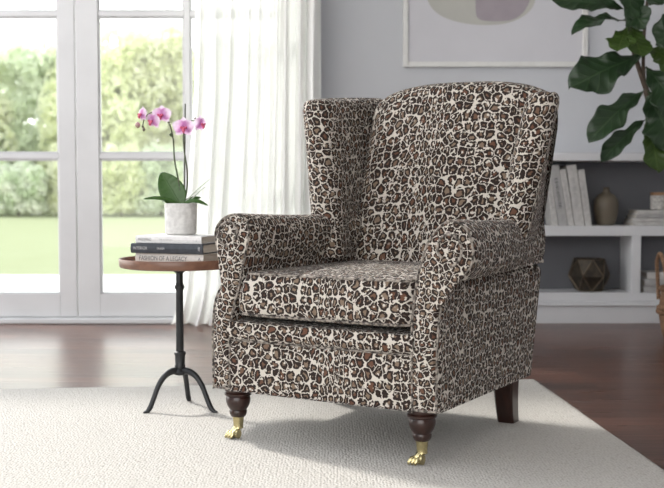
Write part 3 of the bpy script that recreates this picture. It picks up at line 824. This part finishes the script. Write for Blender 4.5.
m = MB(); m.tube(spline([(.002, .004, .098), (-.006, .004, .170), (-.020, .002, .250), (-.024, 0, .320), (-.036, -.004, .372), (-.060, -.010, .405), (-.090, -.012, .410), (-.115, -.014, .392), (-.124, -.016, .360)], 44), [.0034 - .0016 * k / 43 for k in range(44)], 8)
m.tube([(-.026, 0, .330), (-.034, -.003, .338)], .005, 8)
m.build('flower_stem', 'orchstem', orch)
m = MB(); m.tube(spline([(.006, .004, .098), (.020, .004, .150), (.022, .002, .215), (.012, -.002, .290), (.012, -.004, .345), (.022, -.008, .372), (.045, -.010, .382), (.062, -.012, .372)], 40), [.0034 - .0016 * k / 39 for k in range(40)], 8)
m.build('flower_stem', 'orchstem', orch)
m = MB(); m.tube([(.010, .010, .095), (.016, .010, .44)], .0024, 8); m.build('stake', 'stake', orch)
def petal_mesh(L, W, cup, n=8, k=4):
    V = []; F = []; UV = []
    for i in range(n + 1):
        t = i / n; w = W * .5 * (math.sin(PI * t ** .75) ** .55 if 0 < t < 1 else .12)
        for j in range(-k, k + 1): s = j / k; V.append((s * w, -cup * (t * t) * L + .10 * W * abs(s) ** 2 + .03 * W * math.sin(t * 9 + s * 4), t * L))
    K = 2 * k + 1
    for i in range(n):
        for j in range(K - 1): F.append((i * K + j, i * K + j + 1, (i + 1) * K + j + 1, (i + 1) * K + j)); UV.append([(j / 8, i / n), ((j + 1) / 8, i / n), ((j + 1) / 8, (i + 1) / n), (j / 8, (i + 1) / n)])
    return V, F, UV
def flower(p, yaw, pitch, sc, roll=0):
    Mx = Matrix.Translation(p) @ Matrix.Rotation(yaw, 4, 'Z') @ Matrix.Rotation(pitch, 4, 'X') @ Matrix.Rotation(roll, 4, 'Y') @ Matrix.Scale(sc, 4)
    m = MB()
    for ang, L, W, dy in ((0, .030, .022, .002), (PI * .72, .028, .020, .002), (-PI * .72, .028, .020, .002), (PI * .38, .032, .036, -.001), (-PI * .38, .032, .036, -.001)):
        V, F, UV = petal_mesh(L, W, -.1); Rm = Matrix.Rotation(ang, 4, 'Y')
        m.add([tuple(Mx @ (Rm @ Vector(v) + Vector((0, dy, 0)))) for v in V], F, UV)
    f = m.build('flower', 'petal', orch)
    l = MB(); pts = [Mx @ Vector(q) for q in ((0, -.002, .003), (0, -.009, -.001), (0, -.012, -.007), (0, -.010, -.013))]
    l.tube(pts, [.003 * sc, .0052 * sc, .0048 * sc, .0015 * sc], 10)
    for s in (-1, 1): l.tube([Mx @ Vector((0, -.004, -.001)), Mx @ Vector((s * .007, -.010, .002)), Mx @ Vector((s * .008, -.013, .005))], [.003 * sc, .0036 * sc, .001], 8)
    l.build('lip', 'lip', f)
flower((-.059, -.026, .398), math.radians(-10), .1, 1.12)
flower((-.088, -.030, .378), math.radians(-38), .2, 1.03, .2)
flower((-.124, -.024, .400), math.radians(-55), .05, 0.95)
flower((.015, -.028, .356), math.radians(8), .1, 1.21)
flower((.072, -.018, .368), math.radians(58), .1, 1.01)
def bud(p, r, mat):
    m = MB(); m.lathe([(.0005, -r * 1.2), (r * .7, -r * .7), (r, 0), (r * .75, r * .7), (.0005, r * 1.2)], 12, p); m.build('bud', mat, orch)
bud((-.139, -.02, .366), .009, 'bud'); bud((-.119, -.018, .352), .0055, 'budgreen'); bud((-.124, -.010, .362), .004, 'budgreen'); bud((.052, -.012, .388), .004, 'budgreen')

# ------------------------------------------------------------------ bookcase
bk = empty('bookcase', (0, 0, 0), 'long low grey built-in bookcase along the back wall', 'bookcase')
X0, X1 = .62, 2.77
def bx(name, mat, *a, bev=.002): m = MB(); m.box(*a, bev); return m.build(name, mat, bk, smooth=False)
bx('top_board', 'shelf', X0 - .02, X1, 5.985, 6.268, .912, .957, bev=.004)
bx('shelf', 'shelf', X0 + .03, X1 - .03, 6.0, 6.25, .492, .548)
bx('shelf', 'shelf', X0 + .03, X1 - .03, 6.0, 6.25, .125, .171)
bx('side_panel', 'shelf', X0, X0 + .03, 5.998, 6.26, .0, .912)
bx('side_panel', 'shelf', X1 - .03, X1, 5.998, 6.26, .0, .912)
bx('divider', 'shelf', 1.687, 1.738, 6.002, 6.25, .171, .492)
bx('back_panel', 'shelf_dark', X0 + .03, X1 - .03, 6.25, 6.265, .125, .912)
m = MB(); m.box(X0, X1, 5.985, 6.02, 0, .112, .002); m.box(X0, X1, 5.972, 6.02, .098, .112, .004); m.box(X0, X1, 5.980, 6.02, .112, .124, .003); m.build('plinth', 'shelf', bk, smooth=False)

# leaning books (spines to the room)
G = 'pale books leaning on the bookcase shelf'
Z = .5485
specs = [(1.246, .030, .345, -9.0, 'magwhite', 'narrow pale book, leftmost of the row leaning beside the chair wing'),
         (1.279, .052, .350, -9.2, 'maggrey', 'greyish book second from the left in the leaning row'),
         (1.334, .034, .325, -9.4, 'magwhite', 'slim shorter white book in the middle of the leaning row'),
         (1.371, .055, .350, -8.6, 'magwhite', 'thickest and tallest white book, fourth in the leaning row'),
         (1.430, .037, .322, -8.4, 'magwhite', 'short white book at the right end of the leaning row, nearest the vase')]
for i, (x, w, h, ang, mt, lb) in enumerate(specs):
    t = empty('book', (x + w, 6.03, Z), lb, 'book', G); t.rotation_euler = (0, math.radians(ang), 0)
    m = MB(); D = .19
    m.box(-w, -w + .002, 0, D, 0, h, .0006); m.box(-.002, 0, 0, D, 0, h, .0006); m.box(-w, 0, -.001, .003, 0, h, .0008); m.build('cover', mt, t, smooth=False)
    m = MB(); m.box(-w + .002, -.002, .003, D - .004, .003, h - .003); m.build('pages', 'pages', t, smooth=False)
    tx = ['VOGUE LIVING', 'ARCHITECTURAL DESIGN', 'HOME INTERIORS', 'ART', 'STYLE']
    m = MB()
    rg = random.Random(i)
    z = h * .30
    while z < h * .8:
        l = .006 + .012 * rg.random()
        m.box(-w * .68, -w * .34, -.0016, -.0008, z, z + l * .5); z += l * .5 + .006
    m.build('spine_marks', 'maggrey' if mt == 'magwhite' else 'ink', t, smooth=False)

def stack(items, grp):
    for (x, y, z, L, W, T, a, mt, lb) in items: book((x, y, z), math.radians(a), L, W, T, mt, lb, grp)
stack([(1.840, 6.12, Z, .290, .20, .020, 1, 'magwhite', 'pale book at the bottom of the stack on the upper shelf, under the canister'),
       (1.835, 6.12, Z + .0205, .275, .20, .020, -2, 'magwhite', 'pale book second from the bottom of the upper shelf stack'),
       (1.850, 6.12, Z + .041, .275, .19, .024, 1, 'maggrey', 'greyish book second from the top of the upper shelf stack'),
       (1.855, 6.125, Z + .0655, .265, .19, .022, -1, 'magwhite', 'pale book on top of the upper shelf stack, directly under the canister')], 'books lying on the upper shelf')
stack([(1.905, 6.12, .1715, .29, .20, .035, 0, 'maggrey', 'grey book at the bottom of the lower compartment stack behind the basket'),
       (1.900, 6.12, .207, .28, .20, .040, 2, 'maggrey', 'thick grey book in the middle of the lower compartment stack'),
       (1.915, 6.12, .2475, .26, .19, .036, -2, 'magwhite', 'paler book on top of the lower compartment stack')], 'books lying in the lower compartment')
# canister
t = empty('canister', (1.875, 6.12, Z + .088), 'speckled ceramic canister with a wooden lid on the upper shelf books', 'canister')
m = MB(); m.lathe([(.046, 0), (.052, .004), (.054, .075), (.052, .082)], 36); m.build('jar', 'ceramic', t, auto=40)
m = MB(); m.lathe([(.050, .0825), (.054, .084), (.054, .094), (.050, .100), (.001, .102)], 36); m.build('lid', 'lid', t, auto=40)
# vase
m = MB(); m.lathe([(.040, 0), (.050, .004), (.066, .06), (.071, .105), (.066, .145), (.046, .172), (.022, .186), (.017, .196), (.018, .212), (.022, .216), (.017, .217), (.013, .205), (.012, .19)], 44)
o = m.build('vase', 'vase', None, auto=50); o.location = (1.568, 6.12, Z); tag(o, 'taupe bottle-shaped ceramic vase on the upper shelf beside the leaning books', 'vase')
# faceted ornament
t = empty('geometric_ornament', (1.478, 6.13, .1715), 'dark bronze faceted geometric ornament on the lower shelf', 'ornament')
lev = [(.076, .004, 0), (.118, .090, PI / 6), (.088, .184, 0)]
P = [[Vector((r * math.cos(a0 + k * PI / 3 - PI / 6), r * math.sin(a0 + k * PI / 3 - PI / 6), z)) for k in range(6)] for r, z, a0 in lev]
m = MB(); V = [p * .985 for l in P for p in l]; F = [tuple(range(6))[::-1], tuple(range(12, 18))]
for k in range(6): k2 = (k + 1) % 6; F += [(k, k2, 6 + k), (k2, 6 + k2, 6 + k), (12 + k, 6 + k, 12 + k2), (12 + k2, 6 + k, 6 + k2)]
m.add(V, F); m.build('facets', 'bronze', t, smooth=False)
m = MB()
for k in range(6):
    k2 = (k + 1) % 6
    for a, b in ((P[0][k], P[0][k2]), (P[2][k], P[2][k2]), (P[0][k], P[1][k]), (P[0][k2], P[1][k]), (P[2][k], P[1][k]), (P[2][k2], P[1][k])): m.tube([a, b], .0035, 6)
m.build('edge_rods', 'bronze_pale', t)

# ------------------------------------------------------------------ picture
t = empty('framed_print', (0, 0, 0), 'large white-framed abstract print of beige and mauve shapes on the grey wall', 'picture')
fx0, fx1, fz0, fz1, fy = .411, 1.482, 1.463, 2.22, 6.235
m = MB(); b = .030
m.box(fx0, fx0 + b, fy, 6.268, fz0, fz1, .003); m.box(fx1 - b, fx1, fy, 6.268, fz0, fz1, .003); m.box(fx0 + b, fx1 - b, fy, 6.268, fz0, fz0 + b, .003); m.box(fx0 + b, fx1 - b, fy, 6.268, fz1 - b, fz1, .003)
m.build('frame', 'frame', t, smooth=False)
m = MB(); m.box(fx0 + b, fx1 - b, 6.255, 6.266, fz0 + b, fz1 - b); pr = m.build('print', 'mount', t, smooth=False)
def blob(name, pts, y, mat):
    o = spline(pts, 60, True); V = [(x, y, z) for x, z in o]; V2 = [(x, y + .001, z) for x, z in o]; n = len(V)
    mk(name, V + V2, [tuple(range(n))] + [(i, (i + 1) % n, n + (i + 1) % n, n + i) for i in range(n)], mat, pr, smooth=False)
blob('beige_shape', [(.55, 1.87), (.60, 1.78), (.72, 1.725), (.88, 1.705), (1.03, 1.72), (1.14, 1.78), (1.18, 1.87), (1.14, 2.0), (.95, 2.08), (.72, 2.06), (.58, 1.98)], 6.2535, 'beige')
blob('mauve_shape', [(.835, 1.90), (.832, 1.80), (.845, 1.745), (.90, 1.728), (1.02, 1.730), (1.09, 1.76), (1.135, 1.82), (1.15, 1.90), (1.08, 1.99), (.95, 2.01), (.86, 1.97)], 6.2520, 'mauve')

# ------------------------------------------------------------------ basket and fig tree
BX, BY = 1.826, 5.30
t = empty('wicker_basket', (BX, BY, 0), 'brown woven wicker basket with loop handles on the wood floor by the bookcase', 'basket')
m = MB(); m.lathe([(.150, .0), (.165, .004), (.178, .05), (.188, .11), (.192, .135), (.190, .16), (.186, .20), (.180, .245), (.184, .262), (.176, .262), (.172, .24), (.170, .2)], 60); m.build('body', 'wicker', t, auto=60)
m = MB()
for zz, rr_ in ((.142, .196), (.160, .193), (.258, .184)):
    for ph in (0, PI):
        pts = [((rr_ + .004 * math.cos(40 * a + ph)) * math.cos(a), (rr_ + .004 * math.cos(40 * a + ph)) * math.sin(a), zz + .006 * math.sin(40 * a + ph)) for a in [2 * PI * k / 320 for k in range(321)]]
        m.tube(pts, .006, 6, False)
m.build('braided_band', 'wicker', t)
for s in (-1, 1):
    m = MB(); m.tube(spline([(s * .178, -.075, .20), (s * .184, -.072, .30), (s * .194, -.055, .39), (s * .196, 0, .435), (s * .194, .055, .39), (s * .184, .072, .30), (s * .178, .075, .20)], 40), .010, 10)
    m.build('handle', 'wicker', t)
m = MB(); m.lathe([(.168, .21), (.16, .225), (.08, .23), (.001, .232)], 30); 
fig = empty('fiddle_leaf_fig', (BX, BY, .012), 'tall fiddle leaf fig with broad dark leaves, standing in the wicker basket', 'potted plant')
p_ = MB(); p_.lathe([(.10, 0), (.12, .004), (.150, .19), (.152, .20), (.145, .20), (.142, .185), (.001, .186)], 36); p_.build('nursery_pot', 'ink', fig, auto=40)
def W(x, y, z): return (x - BX - (.022 if z > .9 else 0), y - BY, z - .012)
stems = [[(BX, BY, .19), (1.72, 5.2, .6), (1.56, 5.0, .95), (1.455, 4.92, 1.20), (1.44, 4.90, 1.45), (1.46, 4.9, 1.72), (1.44, 4.9, 2.0)],
         [(1.78, 5.28, .19), (1.85, 5.1, .8), (1.72, 4.95, 1.2), (1.66, 4.9, 1.6), (1.70, 4.88, 1.95)],
         [(1.47, 4.92, 1.18), (1.40, 4.9, 1.36), (1.36, 4.88, 1.50), (1.345, 4.86, 1.62), (1.34, 4.86, 1.8)]]
for s_ in stems:
    m = MB(); q = spline([W(*p) for p in s_], 30); m.tube(q, [.013 - .007 * k / 29 for k in range(30)], 8); m.build('stem', 'bark', fig)
L = [ # base, tip, width, up, mat, droop, fold, wave
 ((1.335, 4.86, 1.565), (1.000, 4.80, 1.592), .13, (.1, -.9, .5), 'fig1', .05, .25, .03),
 ((1.350, 4.86, 1.510), (1.085, 4.78, 1.440), .12, (0, -.45, .9), 'fig1', .12, .30, .04),
 ((1.345, 4.84, 1.480), (1.275, 4.72, 1.36), .13, (-.4, -1, .2), 'fig2', .0, .2, .03),
 ((1.36, 4.84, 1.50), (1.385, 4.74, 1.335), .13, (.3, -1, .2), 'fig2', .0, .2, .03),
 ((1.425, 4.88, 1.360), (1.080, 4.78, 1.205), .20, (.10, -1, .55), 'fig1', .05, .10, .05),
 ((1.440, 4.88, 1.205), (1.165, 4.78, .965), .135, (.25, -.62, .75), 'fig1', .07, .35, .05),
 ((1.450, 4.90, 1.07), (1.210, 4.82, .878), .095, (.25, -.60, .8), 'fig1', .06, .40, .05),
 ((1.455, 4.90, 1.09), (1.462, 4.80, .825), .14, (.2, -1, .1), 'fig2', .04, .3, .05),
 ((1.46, 4.92, 1.20), (1.56, 4.78, .93), .20, (-.2, -1, .1), 'fig1', .04, .2, .05),
 ((1.45, 4.90, 1.31), (1.60, 4.80, 1.08), .20, (-.1, -1, .2), 'fig1', .05, .2, .04),
 ((1.45, 4.88, 1.40), (1.56, 4.78, 1.28), .16, (0, -1, .6), 'fig2', .06, .3, .04),
 ((1.66, 4.88, 1.50), (1.46, 4.78, 1.40), .18, (0, -1, .4), 'fig1', .1, .15, .04),
 ((1.47, 4.88, 1.60), (1.62, 4.78, 1.53), .15, (0, -.6, .8), 'fig1', .1, .3, .04),
 ((1.345, 4.86, 1.60), (1.40, 4.74, 1.46), .12, (-.5, -1, .2), 'fig1', .05, .2, .04),
 ((1.34, 4.86, 1.75), (1.345, 4.76, 1.50), .12, (.2, -1, .0), 'fig1', .03, .2, .04),
 ((1.45, 4.90, 1.66), (1.42, 4.74, 1.56), .12, (.2, -.6, .5), 'fig1', .03, .2, .04),
 ((1.44, 4.90, 1.90), (1.22, 4.8, 1.98), .2, (0, -.6, .8), 'fig1', .1, .2, .04),
 ((1.45, 4.90, 1.98), (1.60, 4.8, 2.16), .2, (0, -1, .3), 'fig2', .1, .2, .04),
 ((1.68, 4.88, 1.85), (1.90, 4.8, 1.90), .2, (0, -.6, .8), 'fig1', .1, .2, .04),
 ((1.66, 4.88, 1.60), (1.90, 4.8, 1.50), .2, (0, -.6, .8), 'fig1', .1, .2, .04),
 ((1.70, 4.94, 1.30), (1.96, 4.85, 1.22), .2, (0, -.6, .8), 'fig1', .1, .2, .04),
 ((1.84, 5.10, .85), (2.05, 5.0, .78), .2, (0, -.6, .8), 'fig1', .1, .2, .04),
 ((1.34, 4.86, 1.8), (1.16, 4.8, 1.92), .18, (0, -.6, .8), 'fig1', .1, .2, .04)]
for b_, t_, w_, up, mt, dr, fo, wv in L:
    leaf('leaf', W(*b_), W(*t_), w_, mt, fig, up=up, droop=dr, fold=fo, wave=wv, n=30, k=8)

# ------------------------------------------------------------------ light
w = bpy.data.worlds.new('sky'); scn.world = w; w.use_nodes = True; nt = w.node_tree
bg = nt.nodes['Background']; bg.inputs[1].default_value = 3.6
_tc = nt.nodes.new('ShaderNodeTexCoord'); _sp = nt.nodes.new('ShaderNodeSeparateXYZ'); _cr = nt.nodes.new('ShaderNodeValToRGB')
nt.links.new(_tc.outputs['Generated'], _sp.inputs[0]); nt.links.new(_sp.outputs[2], _cr.inputs[0]); nt.links.new(_cr.outputs[0], bg.inputs[0])
_cr.color_ramp.elements[0].position = .15; _cr.color_ramp.elements[0].color = (1, .985, .965, 1)
_cr.color_ramp.elements[1].position = .85; _cr.color_ramp.elements[1].color = (.30, .33, .38, 1)
sun = bpy.data.lights.new('sun', 'SUN'); so = bpy.data.objects.new('sun', sun); LINK(so)
sun.energy = 2.6; sun.angle = math.radians(5); sun.color = (1, .97, .92)
el = math.radians(41); d = Vector((.76 * math.cos(el), -.65 * math.cos(el), -math.sin(el)))
so.rotation_euler = d.to_track_quat('-Z', 'Y').to_euler(); so.location = (-5, 10, 8)

scn.view_settings.view_transform = 'Standard'; scn.view_settings.look = 'None'; scn.view_settings.gamma = 1; scn.view_settings.use_curve_mapping = False
scn.view_settings.exposure = 0.42
scn.cycles.max_bounces = 10; scn.cycles.diffuse_bounces = 5; scn.cycles.transparent_max_bounces = 16
scn.cycles.sample_clamp_indirect = 6; scn.cycles.caustics_reflective = False; scn.cycles.caustics_refractive = False
scn.cycles.use_denoising = True
